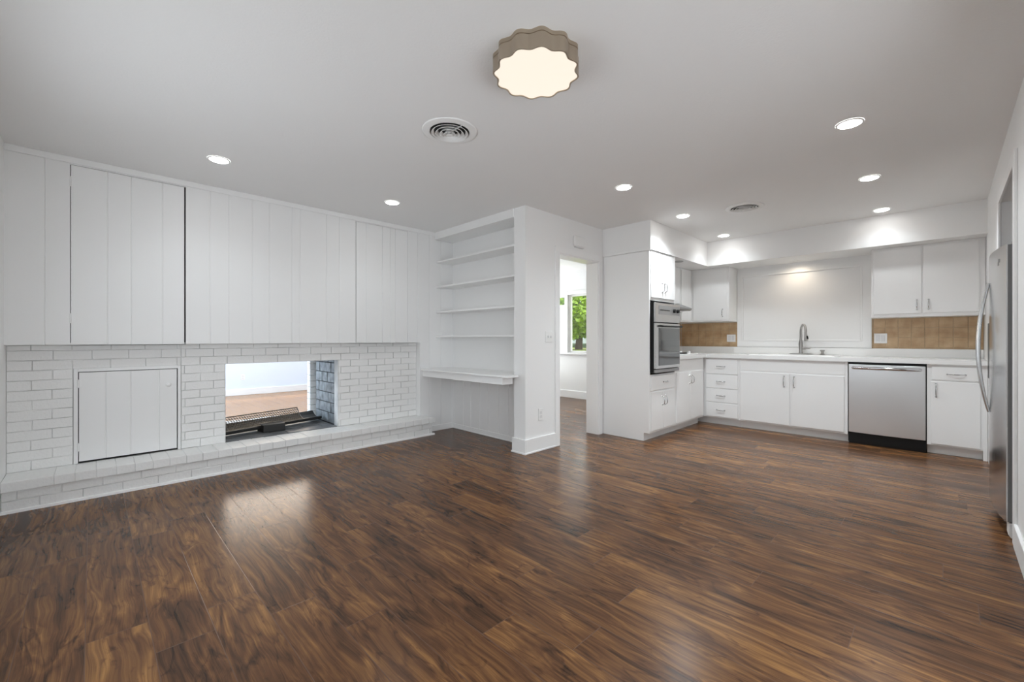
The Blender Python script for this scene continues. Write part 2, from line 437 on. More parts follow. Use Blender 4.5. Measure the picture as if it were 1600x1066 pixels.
GR = [-.236, .083, .216, .405, .721, .856, 1.039, 1.175, 1.370, 1.445, 1.700, 1.828, 2.12, 2.31, 2.41, 2.47, 2.765, 2.93, 3.10]
PZ0, PZ1 = 1.09, 2.395
D1 = (-.108, .543, PZ0, 2.385); D2 = (2.010, 2.627, PZ0, 2.386)
g = .005
m = MB()
panel(m, YN, D1[0] - .004, PZ0, ZC, XL, GR)
panel(m, D1[0] - .004, D1[1] + .011, D1[3] + .004, ZC, XL)
panel(m, D1[1] + .011, D2[0] - .006, PZ0, ZC, XL, GR)
panel(m, D2[0] - .006, D2[1] + .004, D2[3] + .004, ZC, XL)
panel(m, D2[1] + .004, 2.80, PZ0, ZC, XL, GR)
panel(m, 2.80, NB, 0, ZC, XL, GR)
m.box(-5.24, -4.80, -.6, NB, .93, ZC)            # masonry and framing behind
m.box(-4.80, XL - .02, D1[1] + .03, D2[0] - .03, 1.1, ZC).box(-4.80, XL - .02, YN, D1[0] - .02, 1.1, ZC).box(-4.80, XL - .02, D2[1] + .02, NB, 1.1, ZC)
m.box(-4.80, XL - .02, 2.80, NB, 0, 1.1)
m.box(-5.24, -4.60, -.6, -.10, 0, .93).box(-5.24, -4.60, .55, .80, 0, .93).box(-5.24, -4.82, -.10, .55, 0, .93).box(-5.24, -4.60, 1.90, 2.83, 0, .93).box(-5.24, -4.80, 2.83, NB, 0, .93)
m.box(-5.24, -4.60, .80, 1.90, .93, 1.1)
m.box(-4.80, XB - .012, YN, 2.80, 1.088, 1.1)
m.build('wall_left', 'panel', kind=S)
m = MB()
m.box(XL, XL + .012, YN, NB - .27, PZ1, ZC)
m.build('trim_3', 'trim', bevel=.003, kind=S)
m = MB()
m.box(XL, XL + .014, 2.90, NB - .012, 0, .07).box(XL + .014, XC0, NB - .014, NB, 0, .06).box(XL + .014, XC0 - .02, NB - .022, NB - .014, 0, .016)
m.build('baseboard_nook', 'trim', bevel=.004, kind=S)
m = MB()
panel(m, 0, XC0 - XL, 0, .70, 0, [.21, .36, .53, .68, .86, 1.02, 1.2], t=.008)
for v in m.bm.verts:
    x, y, z = v.co; v.co = (XL + y, NB - .009 - x, z)
m.build('trim_4', 'panel', kind=S)


def panel_door(name, label, d, hinge_left):
    y0, y1, z0, z1 = d
    t = thing(name, label, 'cupboard', (XL - .2, (y0 + y1) / 2, z0))
    m = MB(); b = -.78 + XL + .4
    m.box(-4.795, -4.785, y0 - .015, y1 + .025, z0 + .012, z1 + .03).box(-4.785, XL - .021, y0 - .015, y0 - .006, z0 + .012, z1 + .03).box(-4.785, XL - .021, y1 + .013, y1 + .025, z0 + .012, z1 + .03).box(-4.785, XL - .021, y0 - .006, y1 + .013, z0 + .012, z0 + .018).box(-4.785, XL - .021, y0 - .006, y1 + .013, z1 + .02, z1 + .03)
    m.build('cupboard_body', 'dark', t)
    m = MB(); panel(m, y0, y1, z0, z1, XL + .001, GR)
    dr = m.build('door', 'panel', t)
    yh = y0 - .002 if hinge_left else y1 + .002
    for z in (z0 + .19, z1 - .12):
        m = MB(); m.cyl((XL + .004, yh, z - .035), .005, .07, n=12)
        m.box(XL, XL + .002, yh - .022, yh + .022, z - .03, z + .03)
        m.build('hinge', 'panel', dr, smooth=True)


panel_door('wall_cupboard', 'wide white grooved cupboard door above the square door in the brick', D1, True)
panel_door('wall_cupboard', 'narrow white grooved cupboard door in the panelling nearest the bookshelf', D2, False)

# ------------------------------------------------------------------ fireplace
FB = (.845, 1.855, .215, .912)       # opening y0 y1 z0 z1
AC = (-.10, .532, .205, .912)        # log cupboard, frame outside
fp = thing('fireplace', 'white painted brick two-sided fireplace with raised hearth along the panelled wall', 'fireplace', (-4.5, 1.2, 0))


def spans(y0, y1, zc, holes):
    out = [(y0, y1)]
    for h in holes:
        if h[2] - .02 < zc < h[3] - .0:
            nx = []
            for a, b in out:
                if h[1] <= a or h[0] >= b: nx.append((a, b)); continue
                if h[0] > a: nx.append((a, h[0]))
                if h[1] < b: nx.append((h[1], b))
            out = nx
    return out


def bricks(m, x, y0, y1, z0, z1, ch, pitch, off, holes=(), j=.003, dep=.012, rnd=.002):
    z = z0; k = 0
    while z < z1 - .01:
        zt = min(z + ch, z1); zc = (z + zt) / 2
        for a, b in spans(y0, y1, zc, holes):
            o = off + (pitch / 2 if k % 2 else 0)
            i = math.ceil((a - o) / pitch + .08)
            cuts = [a]
            while o + i * pitch < b - .016: cuts.append(o + i * pitch + random.uniform(-.004, .004)); i += 1
            cuts.append(b)
            for p, q in zip(cuts, cuts[1:]):
                m.box(x - dep, x + random.uniform(-rnd, rnd), p + j * .7, q - j * .7, z + j, zt - j * random.uniform(.3, 1))
        z = zt; k += 1


H0 = .207
m = MB()
bricks(m, XB, YN + .001, .53, H0, 1.088, .07, .203, -.304, [AC])
bricks(m, XB + .003, .533, 2.799, H0, 1.088, .07, .203, .66, [FB])
m.build('brick_surround', 'brick', fp, bevel=.003)
m = MB()   # mortar bed
x0, x1 = XB - .098, XB - .0075
m.box(x0, x1, YN, AC[0], H0, 1.088).box(x0, x1, AC[1], FB[0] + .004, H0, 1.088).box(x0, x1, FB[1] - .004, 2.795, H0, 1.088)
m.box(x0, x1, AC[0], AC[1], AC[3], 1.088).box(x0, x1, FB[0], FB[1], FB[3] - .004, 1.088)
m.build('mortar', 'mortar', fp)
m = MB()   # raised hearth: two courses under a row of headers
HX = -4.252
bricks(m, HX, YN + .002, 2.865, .012, H0 - .066, .065, .205, -.25, dep=.03)
y = YN + .001; i = 0
while y < 2.86:
    w = .235 if i == 0 else random.uniform(.098, .106)
    m.box(XB - .09 if not (AC[0] < y < AC[1] or FB[0] - .1 < y < FB[1]) else XB - .01, HX + .03 + random.uniform(-.002, .002), y + .0012, min(y + w, 2.885) - .0012, H0 - .063 + random.uniform(0, .003), H0 + random.uniform(-.0015, .0015))
    y += w; i += 1
m.build('hearth', 'brick', fp, bevel=.004)
m = MB()
m.box(XB - .09, HX - .009, YN + .001, 2.855, 0, H0 - .066).box(XB - .09, HX + .024, YN + .002, 2.88, H0 - .066, H0 - .004)
m.build('hearth_mortar', 'mortar', fp)
m = MB()
m.prism([(HX - .01, .0), (HX + .014, 0), (HX + .012, .016), (HX + .002, .02), (HX - .01, .02)], 'y', YN + .001, 2.89)
m.box(XL + .015, HX - .01, 2.866, 2.88, 0, .02)
m.build('hearth_moulding', 'trim', fp)
# firebox
LN = (MB(), MB())
zz = FB[2]; k = 0
while zz < FB[3] + .1:
    x = -5.14 - (.09 if k % 2 else 0)
    while x < XB - .02:
        w = random.uniform(.15, .2); a, b = max(x, -5.14), min(x + w, XB - .035)
        if b - a > .02:
            for m, yy, sgn in ((LN[0], FB[1] + .012, 1), (LN[1], FB[0] - .012, -1)):
                m.box(a + .004, b - .004, yy - sgn * random.uniform(.008, .013), yy + sgn * .02, zz + .003, zz + .105)
        x += w
    zz += .11; k += 1
for m in LN: m.build('firebox_lining', 'lining', fp, bevel=.003)
m = MB()
m.box(-5.14, XB - .03, FB[1] + .006, FB[1] + .05, .1, 1.0).box(-5.14, XB - .03, FB[0] - .05, FB[0] - .006, .1, 1.0)
m.box(-5.14, -4.6, FB[0], FB[1], .96, 1.0)
m.build('firebox_shell', 'soot', fp)
m = MB()
for a, b in ((-5.14, -5.0), (-5.0, -4.87), (-4.87, -4.75), (-4.75, -4.63), (-4.63, XB - .012)):
    yy = FB[0] + .002
    while yy < FB[1] - .01:
        w = random.uniform(.3, .55); q = min(yy + w, FB[1] - .002)
        m.box(a + .003, b - .003, yy, q - .006, .15, FB[2] - .003 + random.uniform(-.002, .001)); yy += w
m.build('firebox_floor', 'slate', fp, bevel=.002)
m = MB()   # lounge side of the fireplace
bricks(m, -5.24, FB[1] - .03, 2.6, .215, 1.09, .07, .203, .1, dep=.1)
bricks(m, -5.24, .2, FB[0] + .03, .215, 1.09, .07, .203, .1, dep=.1)
m.box(-5.62, -5.145, .2, 2.6, .02, .214)
m.build('lounge_hearth', 'brick', fp, bevel=.003)

# fire grate: pedestal, trough and an expanded-metal basket
gt = thing('fire_grate', 'dark metal mesh fire grate standing on the slate firebox floor', 'fire grate', (-4.85, 1.25, .215))
m = MB()
def skew(m):
    for v in m.bm.verts: v.co.x -= .25 * (v.co.y - 1.25)


m.prism([(-4.78, 1.17), (-4.665, 1.19), (-4.655, 1.385), (-4.76, 1.40), (-4.84, 1.39), (-4.84, 1.18)], 'z', .214, .288)
m.build('pedestal', 'iron', gt, bevel=.006)
m = MB()
arc = [(-5.03, .300), (-4.97, .268), (-4.91, .252), (-4.84, .250), (-4.78, .258), (-4.745, .272)]
m.prism(arc + [(a, b - .022) for a, b in arc[::-1]], 'y', .87, 1.83); skew(m)
m.build('trough', 'iron', gt)
m = MB()
N, K = 30, 8
arcv = []
for k in range(K + 1):
    t = k / K
    arcv.append((-4.735 - .19 * t, .282 - .010 * math.sin(t * PI) + .095 * t ** 1.4))
G = [[m.bm.verts.new((arcv[k][0], .905 + .70 * (i + (.5 if k % 2 else 0)) / (N + .5), arcv[k][1])) for k in range(K + 1)] for i in range(N + 1)]
for k in range(K):
    for i in range(N):
        a, b, c, d = G[i][k], G[i + 1][k], G[i][k + 1], G[i + 1][k + 1]
        if k % 2 == 0: m.bm.faces.new((a, b, c)); m.bm.faces.new((b, d, c))
        else: m.bm.faces.new((a, d, c)); m.bm.faces.new((a, b, d))
skew(m)
bk = m.build('mesh_basket', 'grate', gt)
wf = bk.modifiers.new('wire', 'WIREFRAME'); wf.thickness = .0075; wf.use_even_offset = False
m = MB()
for k in (0, K): m.tube([(arcv[k][0], .90 + .71 * i / 6, arcv[k][1]) for i in range(7)], .005, 8)
for yv in (.90, 1.61): m.tube([(a, yv, b) for a, b in arcv], .005, 8)
skew(m); m.build('basket_rim', 'grate', gt, smooth=True)

# log cupboard door in the brick
lc = thing('log_cupboard', 'square white grooved cupboard door set low in the brick left of the fireplace', 'cupboard', (XB - .1, .216, H0))
m = MB(); f = .024
y0, y1, z0, z1 = AC[0] + .002, AC[1] - .002, AC[2] + .004, AC[3] - .002
m.box(XB - .05, XB + .004, y0, y0 + f, z0, z1).box(XB - .05, XB + .004, y1 - f * .8, y1, z0, z1).box(XB - .05, XB + .004, y0 + f, y1 - f * .8, z1 - f, z1)
m.build('frame', 'trim', lc, bevel=.002)
m = MB()
m.box(-4.79, -4.78, y0 + .002, y1 - .002, z0, z1 - .004).box(-4.78, XB - .051, y0 + .002, y0 + .012, z0, z1 - .004).box(-4.78, XB - .051, y1 - .012, y1 - .002, z0, z1 - .004).box(-4.78, XB - .02, y0 + .012, y1 - .012, z0, z0 + .004)
m.build('cupboard_body', 'dark', lc)
m = MB(); panel(m, y0 + f + .005, y1 - f * .8 - .007, z0 + .014, z1 - f - .005, XB + .003, [.075, .217, .39])
dr = m.build('door', 'panel', lc)
m = MB()
m.loft([[(XB + .003 + h, .447 + r * math.cos(2 * PI * i / 20), .757 + r * math.sin(2 * PI * i / 20)) for i in range(20)] for r, h in ((.009, 0), (.008, .01), (.016, .017), (.018, .025), (.012, .032), (.002, .034))])
m.build('knob', 'trim', dr, smooth=True)
for z in (.80, .33):
    m = MB(); m.cyl((XB + .008, y0 + f, z - .03), .005, .06, n=12); m.box(XB + .004, XB + .006, y0 + f - .018, y0 + f + .02, z - .026, z + .026)
    m.build('hinge', 'trim', dr, smooth=True)

# ------------------------------------------------------------------ bookshelf and desk in the nook
bs = thing('bookshelf', 'tall white built-in bookshelf with four empty shelves in the nook', 'bookshelf', (-3.73, 3.16, .77))
YF = 3.025
m = MB(); m.box(XL + .001, XC0 - .001, NB - .012, NB - .001, .775, ZC - .001)
m.build('back_panel', 'panel', bs)
for z in (2.087, 1.78, 1.471, 1.172):
    MB().box(XL + .001, XC0 - .001, YF + .004, NB - .012, z - .019, z).build('shelf', 'trim', bs, bevel=.002)
m = MB(); m.box(XL + .013, XC0 - .001, YF - .02, YF + .02, 2.352, ZC - .001).box(XL + .013, XC0 - .001, YF + .02, NB - .012, 2.352, 2.364)
m.build('header', 'trim', bs, bevel=.002)
dk = thing('desk', 'white built-in desk top under the empty bookshelf', 'desk', (-3.7, 3.05, .68))
m = MB()
m.prism([(XL + .001, 2.815), (-2.995, 2.83), (-2.955, 2.85), (-2.955, 3.003), (XC0 - .017, 3.003), (XC0 - .017, NB - .001), (XL + .001, NB - .001)], 'z', .752, .774)
m.build('desktop', 'trim', dk, bevel=.005)
m = MB(); m.prism([(XL + .001, 2.835), (-3.03, 2.85), (-3.03, 2.99), (-3.05, 2.99), (-3.05, 2.868), (XL + .001, 2.853)], 'z', .682, .752)
m.build('apron', 'trim', dk, bevel=.002)


# ------------------------------------------------------------------ hardware helpers
def pull(parent, c, out, along, length=.10, m='chrome'):
    """bow pull: c centre on the face, out unit normal, along unit direction"""
    c, out, along = Vector(c), Vector(out), Vector(along)
    mb = MB(); P = []; R = []
    for i in range(15):
        t = i / 14; s = t * 2 - 1
        P.append(c + along * s * length / 2 + out * (.004 + .024 * (1 - s ** 4) ** .6)); R.append(.0032 + .0028 * (1 - abs(s) ** 1.5))
    mb.tube(P, R, 10)
    for s in (-1, 1):
        p = c + along * s * length / 2
        mb.tube([p, p + out * .006], [.0085, .0065], 14)
    return mb.build('handle', m, parent, smooth=True)


def front_x(name, parent, x, y0, y1, z0, z1, t=.012, m='cab'):   # slab on a face looking +X
    return MB().box(x, x + t, y0, y1, z0, z1).build(name, m, parent, bevel=.0035)


def front_y(name, parent, y, x0, x1, z0, z1, t=.012, m='cab'):   # slab on a face looking -Y
    return MB().box(x0, x1, y - t, y, z0, z1).build(name, m, parent, bevel=.0035)


UX, UY, UZ, NY = (1, 0, 0), (0, 1, 0), (0, 0, 1), (0, -1, 0)
KX, KY = -2.285, 5.885          # face-frame planes of the two cabinet runs
XK = XC1 + .013                 # wall behind the oven run
TK = .09

# soffit and small mouldings
m = MB()
SZ = 2.118
m.box(XK, -2.27, 4.36, 5.95, SZ, ZC).box(XK, XR, 5.95, YB, SZ, ZC)
m.build('soffit', 'wall', kind=S)
m = MB()
m.box(XK, -2.262, 4.348, 4.36, SZ - .012, SZ + .02).box(-2.27, -2.262, 4.36, 4.99, SZ - .004, SZ + .012)
m.build('trim_5', 'trim', bevel=.003, kind=S)

# tall oven cabinet
Y0, Y1 = 4.362, 5.0
oc = thing('oven_cabinet', 'tall white cabinet housing the built-in oven beside the doorway', 'cabinet', (-2.58, 4.68, 0))
m = MB()
m.prism([(XK + .001, 0), (-2.352, 0), (-2.352, TK), (KX, TK), (KX, SZ - .013), (XK + .001, SZ - .013)], 'y', Y0, Y0 + .018)
m.box(XK + .001, KX, Y0 + .018, Y1, 1.56, SZ - .002).box(XK + .001, KX, Y0 + .018, Y1, TK, .735).box(XK + .001, -2.352, Y0 + .018, Y1, 0, TK)
m.box(XK + .001, KX, Y1 - .018, Y1, .735, 1.56).box(XK + .001, XK + .02, Y0 + .018, Y1 - .018, .735, 1.56)
m.build('body', 'cab', oc, bevel=.0015)
for a, b, yh in ((4.388, 4.674, 4.643), (4.678, 4.966, 4.71)):
    d = front_x('door', oc, KX, a, b, 1.592, 2.096); pull(d, (KX + .012, yh, 1.715), UX, UZ)
d = front_x('drawer', oc, KX, 4.392, 4.966, .556, .722); pull(d, (KX + .012, 4.72, .64), UX, UY)
for a, b, yh in ((4.392, 4.677, 4.648), (4.681, 4.966, 4.715)):
    d = front_x('door', oc, KX, a, b, .112, .536); pull(d, (KX + .012, yh, .43), UX, UZ)

# wall oven
ov = thing('wall_oven', 'stainless built-in wall oven with glass door in the tall cabinet', 'oven', (-2.3, 4.69, .757))
oy0, oy1 = 4.385, 4.988
XO = -2.222
MB().box(-2.80, XO - .022, oy0 + .008, oy1 - .008, .757, 1.535).build('body', 'black', ov)
MB().box(XO - .022, XO - .006, oy0, oy1, .757, .792).build('vent_strip', 'gray', ov, bevel=.002)
cp = MB().box(XO - .022, XO, oy0, oy1, 1.318, 1.533).build('control_panel', 'steel', ov, bevel=.004)
MB().box(XO, XO + .003, oy0 + .075, oy1 - .02, 1.405, 1.505).build('display', 'gray', cp)
m = MB()
for k in range(6): m.box(XO + .003, XO + .005, oy0 + .10 + k * .04, oy0 + .13 + k * .04, 1.449, 1.459)
m.build('button_row', 'black', cp)
for yv in (oy1 - .165, oy1 - .075):
    m = MB(); m.cyl((XO + .003, yv, 1.455), .022, .022, 'x', 24, .019); m.build('knob', 'black', cp, smooth=True)
od = MB().box(XO - .022, XO + .002, oy0, oy1, .80, 1.308).build('door', 'steel', ov, bevel=.005)
MB().box(XO + .002, XO + .005, oy0 + .072, oy1 - .015, .835, 1.255).build('window', 'ovenglass', od)
m = MB(); m.tube([(XO + .003, oy0 + .10, 1.278), (XO + .032, oy0 + .10, 1.275), (XO + .034, oy0 + .12, 1.274), (XO + .034, oy1 - .03, 1.274), (XO + .032, oy1 - .01, 1.275), (XO + .003, oy1 - .01, 1.278)], .009, 10)
m.build('handle', 'black', od, smooth=True)


def base_body(parent, dims_body, dims_toe):
    m = MB(); m.box(*dims_body).box(*dims_toe); return m.build('body', 'cab', parent, bevel=.0015)


CT = .884
# corner base cabinet on the oven run
cc = thing('base_cabinet', 'white two-door base cabinet in the corner between the oven and the drawers', 'cabinet', (-2.58, 5.44, 0))
base_body(cc, (XK + .001, KX, Y1 + .001, KY - .042, TK, CT), (XK + .001, -2.352, Y1 + .001, KY - .042, 0, TK))
front_x('false_front', cc, KX, 5.045, 5.838, .735, .872, t=.004)
for a, b, yh in ((5.02, 5.418, 5.385), (5.422, 5.830, 5.46)):
    d = front_x('door', cc, KX, a, b, .112, .722); pull(d, (KX + .012, yh, .62), UX, UZ)

# drawer stack
dc = thing('drawer_cabinet', 'white base cabinet with four stacked drawers left of the sink', 'cabinet', (-2.06, 6.2, 0))
base_body(dc, (XK + .001, -1.845, KY, YB - .001, TK, CT), (XK + .001, -1.845, KY + .065, YB - .001, 0, TK))
for z0, z1 in ((.672, .868), (.485, .662), (.300, .475), (.108, .290)):
    d = front_y('drawer', dc, KY, -2.262, -1.863, z0, z1); pull(d, (-2.07, KY - .012, (z0 + z1) / 2), NY, UX)
# sink base
sc_ = thing('sink_cabinet', 'wide white base cabinet with two doors under the sink', 'cabinet', (-1.3, 6.2, 0))
base_body(sc_, (-1.844, -.752, KY, YB - .001, TK, CT), (-1.844, -.752, KY + .065, YB - .001, 0, TK))
front_y('false_front', sc_, KY, -1.83, -.775, .735, .868, t=.004)
for a, b, xh in ((-1.828, -1.297, -1.352), (-1.284, -.782, -1.25)):
    d = front_y('door', sc_, KY, a, b, .108, .718); pull(d, (xh, KY - .012, .625), NY, UZ, .125)
# right base cabinet
rc = thing('base_cabinet', 'white base cabinet with one drawer and one door right of the dishwasher', 'cabinet', (.06, 6.2, 0))
m = MB(); m.box(-.132, XR - .002, KY, YB - .001, TK, CT).box(-.132, XR - .03, KY + .065, YB - .001, 0, TK)
m.prism([(KY - .001, .12), (KY - .001, 0), (KY + .05, 0), (KY + .062, .03), (KY + .066, .08), (KY + .066, .12)], 'x', XR - .03, XR - .002)
m.build('body', 'cab', rc, bevel=.0015)
d = front_y('drawer', rc, KY, -.098, .228, .732, .862); pull(d, (.07, KY - .012, .79), NY, UX, .12)
d = front_y('door', rc, KY, -.106, .226, .105, .716); pull(d, (-.068, KY - .012, .63), NY, UZ, .125)

# dishwasher
dw = thing('dishwasher', 'stainless steel dishwasher with a black kick plate under the counter', 'dishwasher', (-.44, 6.18, 0))
MB().box(-.748, -.136, KY + .002, YB - .05, .02, CT - .004).build('tub', 'black', dw)
m = MB(); pts = []
for i in range(13):
    t = i / 12; pts.append((-.743 + .602 * t, KY - .014 - .018 * (1 - (2 * t - 1) ** 2)))
m.prism(pts + [(-.141, KY), (-.743, KY)], 'z', .125, .858)
dd = m.build('door', 'steel_h', dw, bevel=.003, smooth=True)
m = MB(); m.tube([(-.70, KY - .02, .822), (-.70, KY - .052, .822), (-.69, KY - .06, .822), (-.45, KY - .064, .822), (-.19, KY - .06, .822), (-.18, KY - .052, .822), (-.18, KY - .02, .822)], .015, 14)
m.build('handle', 'chrome', dd, smooth=True)
kp = MB().box(-.745, -.139, KY + .01, KY + .002 + .06, .0, .10).build('kick_plate', 'black', dw, bevel=.003)

# countertop with integral upstand
ct = thing('countertop', 'L-shaped white laminate countertop running from the oven to the refrigerator wall', 'countertop', (-1.3, 6.2, .885))
CX, CY, CZ = -2.25, 5.85, .928
sx0, sx1, sy0, sy1 = -1.70, -.93, 5.945, 6.385
m = MB()
m.box(XK + .001, CX, Y1 + .001, CY, .8845, CZ)
m.box(XK + .001, sx0, CY, YB - .001, .8845, CZ).box(sx1, XR - .001, CY, YB - .001, .8845, CZ).box(sx0, sx1, CY, sy0, .8845, CZ).box(sx0, sx1, sy1, YB - .001, .8845, CZ)
bmesh.ops.remove_doubles(m.bm, verts=m.bm.verts, dist=1e-5)
m.build('worktop', 'counter', ct)
m = MB(); m.box(XK + .001, XR - .001, YB - .021, YB - .001, CZ, 1.022).box(XK + .001, XK + .021, Y1 + .001, YB - .021, CZ, 1.022)
m.build('upstand', 'counter', ct, bevel=.003)

# sink, faucet, dispenser
sk = thing('sink', 'white drop-in kitchen sink with low rim set in the countertop', 'sink', (-1.31, 6.16, CZ - .2))
m = MB()
def rrect(x0, x1, y0, y1, r, z, n=6):
    P = []
    for cx, cy, a0 in ((x1 - r, y1 - r, 0), (x0 + r, y1 - r, 90), (x0 + r, y0 + r, 180), (x1 - r, y0 + r, 270)):
        for i in range(n + 1):
            a = math.radians(a0 + 90 * i / n); P.append((cx + r * math.cos(a), cy + r * math.sin(a), z))
    return P
A = [rrect(-1.76, -.875, 5.90, 6.46, .05, CZ + .0005), rrect(-1.755, -.88, 5.905, 6.455, .05, CZ + .010), rrect(-1.735, -.9, 5.92, 6.44, .05, CZ + .012),
     rrect(-1.69, -.94, 5.955, 6.31, .06, CZ + .006), rrect(-1.67, -.96, 5.97, 6.295, .06, CZ - .03), rrect(-1.65, -.98, 5.99, 6.28, .07, CZ - .16), rrect(-1.6, -1.03, 6.04, 6.23, .07, CZ - .175)]
m.loft(A, (False, True)); m.build('basin', 'ceramic', sk, smooth=True)
fc = thing('faucet', 'brushed nickel gooseneck kitchen faucet behind the sink', 'faucet', (-1.285, 6.385, CZ + .011))
fx, fy, fz = -1.285, 6.385, CZ + .0115
m = MB()
m.loft([[(fx + a * math.cos(2 * PI * i / 32), fy + b * math.sin(2 * PI * i / 32), fz + h) for i in range(32)] for a, b, h in ((.125, .03, 0), (.125, .03, .006), (.105, .022, .011), (.03, .02, .012))])
m.build('base_plate', 'nickel', fc, smooth=True)
m = MB()
m.lathe((fx, fy, fz + .008), [(.024, 0), (.024, .01), (.02, .03), (.0245, .10), (.0245, .13), (.0165, .165), (.0135, .18)], 24, (True, True))
P = [(fx, fy, fz + .17)]; 
for i in range(17):
    a = PI - PI * 1.08 * i / 16
    P.append((fx + .040 + .040 * math.cos(a), fy - .075 - .075 * math.cos(a), fz + .285 + .085 * math.sin(a)))
m.tube(P, [.0135] * len(P), 14); m.build('spout', 'nickel', fc, smooth=True)
e = Vector(P[-1]); 
m = MB(); m.tube([e, e + Vector((.003, -.004, -.03)), e + Vector((.008, -.010, -.085)), e + Vector((.009, -.011, -.09))], [.0135, .016, .0225, .021], 16)
sp = m.build('spray_head', 'nickel', fc, smooth=True)
m = MB(); m.tube([e + Vector((.020, -.018, -.035)), e + Vector((.027, -.022, -.07))], [.007, .008], 10); m.build('spray_button', 'black', sp, smooth=True)
m = MB(); m.cyl((fx + .02, fy, fz + .075), .016, .03, 'x', 16); m.tube([(fx + .05, fy, fz + .078), (fx + .085, fy - .01, fz + .078), (fx + .10, fy - .012, fz + .08)], [.011, .010, .008], 12)
m.build('lever', 'nickel', fc, smooth=True)
m = MB(); m.lathe((-1.065, 6.40, CZ + .0115), [(.026, 0), (.026, .006), (.013, .012), (.012, .035), (.020, .038), (.026, .052), (.024, .058), (.002, .059)], 24, (True, True))
tag(m.build('soap_dispenser', 'nickel', smooth=True), 'small brushed nickel soap dispenser beside the faucet', 'soap dispenser')

# cooktop
ck = thing('cooktop', 'white electric cooktop set in the counter behind the oven cabinet', 'cooktop', (-2.58, 5.42, CZ))
MB().box(-2.82, -2.33, 5.08, 5.80, CZ + .0005, CZ + .012).build('plate', 'ceramic', ck, bevel=.004)
for x, y, r in ((-2.70, 5.24, .075), (-2.45, 5.24, .095), (-2.70, 5.56, .095), (-2.45, 5.52, .075)):
    m = MB(); P = [(x + (.015 + (r - .015) * i / 90) * math.cos(i * .42), y + (.015 + (r - .015) * i / 90) * math.sin(i * .42), CZ + .020) for i in range(91)]
    m.tube(P, .006, 6); m.cyl((x, y, CZ + .012), r + .012, .004, n=28)
    m.build('burner', 'black', ck, smooth=True)
for k in range(4):
    m = MB(); m.cyl((-2.76 + k * .11, 5.735, CZ + .012), .022, .028, n=20, r2=.018); m.build('knob', 'ceramic', ck, smooth=True)

# range hood and upper cabinets
XU, YU = -2.575, 6.165
hd = thing('range_hood', 'short silver range hood under the upper cabinet near the oven', 'range hood', (-2.62, 5.4, 1.5))
m = MB(); m.prism([(XK + .022, 1.51), (-2.42, 1.51), (-2.40, 1.525), (-2.40, 1.545), (-2.53, 1.598), (XK + .022, 1.598)], 'y', Y1 + .002, 5.76)
m.build('canopy', 'gray', hd, bevel=.004)
MB().box(-2.62, -2.50, 5.58, 5.70, 1.488, 1.5095).build('hood_light', 'ceramic', hd, bevel=.006)
hc = thing('wall_cabinet', 'short white upper cabinet above the range hood', 'cabinet', (-2.72, 5.4, 1.6))
MB().box(XK + .001, XU, Y1 + .001, 5.79, 1.6, SZ - .001).build('body', 'cab', hc, bevel=.0015)
for a, b in ((5.02, 5.39), (5.395, 5.765)): front_x('door', hc, XU, a, b, 1.615, 2.095)
uc = thing('wall_cabinet', 'white upper cabinet in the corner between the range hood and the framed panel', 'cabinet', (-2.4, 6.3, 1.37))
m = MB(); m.box(XK + .001, XU, 5.80, YB - .001, 1.373, SZ - .001).box(XU, -2.062, YU, YB - .001, 1.373, SZ - .001)
m.build('body', 'cab', uc, bevel=.0015)
front_x('filler_door', uc, XU, 5.812, 6.13, 1.392, 2.092)
d = front_y('door', uc, YU, -2.545, -2.088, 1.39, 2.092); pull(d, (-2.145, YU - .012, 1.49), NY, UZ)
ur = thing('wall_cabinet', 'white two-door upper cabinet above the tile beside the refrigerator', 'cabinet', (-.16, 6.3, 1.366))
MB().box(-.582, XR - .002, YU, YB - .001, 1.366, SZ - .001).build('body', 'cab', ur, bevel=.0015)
for a, b, xh in ((-.562, -.178, -.213), (-.166, .228, -.125)):
    d = front_y('door', ur, YU, a, b, 1.40, 2.098); pull(d, (xh, YU - .012, 1.49), NY, UZ)

# framed panel over the sink
wp_ = thing('framed_panel', 'large white framed flat panel on the wall above the sink', 'panel', (-1.345, YB - .02, 1.027))
x0, x1, z0, z1 = -2.058, -.608, 1.027, 2.047
i0, i1, k0, k1 = -1.995, -.695, 1.11, 2.0
m = MB(); Yf = YB - .001
m.box(x0, i0, Yf - .02, Yf, z0, z1).box(i1, x1, Yf - .02, Yf, z0, z1).box(i0, i1, Yf - .02, Yf, z0, k0).box(i0, i1, Yf - .02, Yf, k1, z1)
m.build('frame', 'trim', wp_)
MB().box(i0, i1, Yf - .008, Yf, k0, k1).build('board', 'panel', wp_)
m = MB(); q = .014
m.box(i0 - .006, i0 + q, Yf - .028, Yf - .008, k0 - .006, k1 + .006).box(i1 - q, i1 + .006, Yf - .028, Yf - .008, k0 - .006, k1 + .006).box(i0 + q, i1 - q, Yf - .028, Yf - .008, k0 - .006, k0 + q).box(i0 + q, i1 - q, Yf - .028, Yf - .008, k1 - q, k1 + .006)
m.build('bead', 'trim', wp_, bevel=.004)


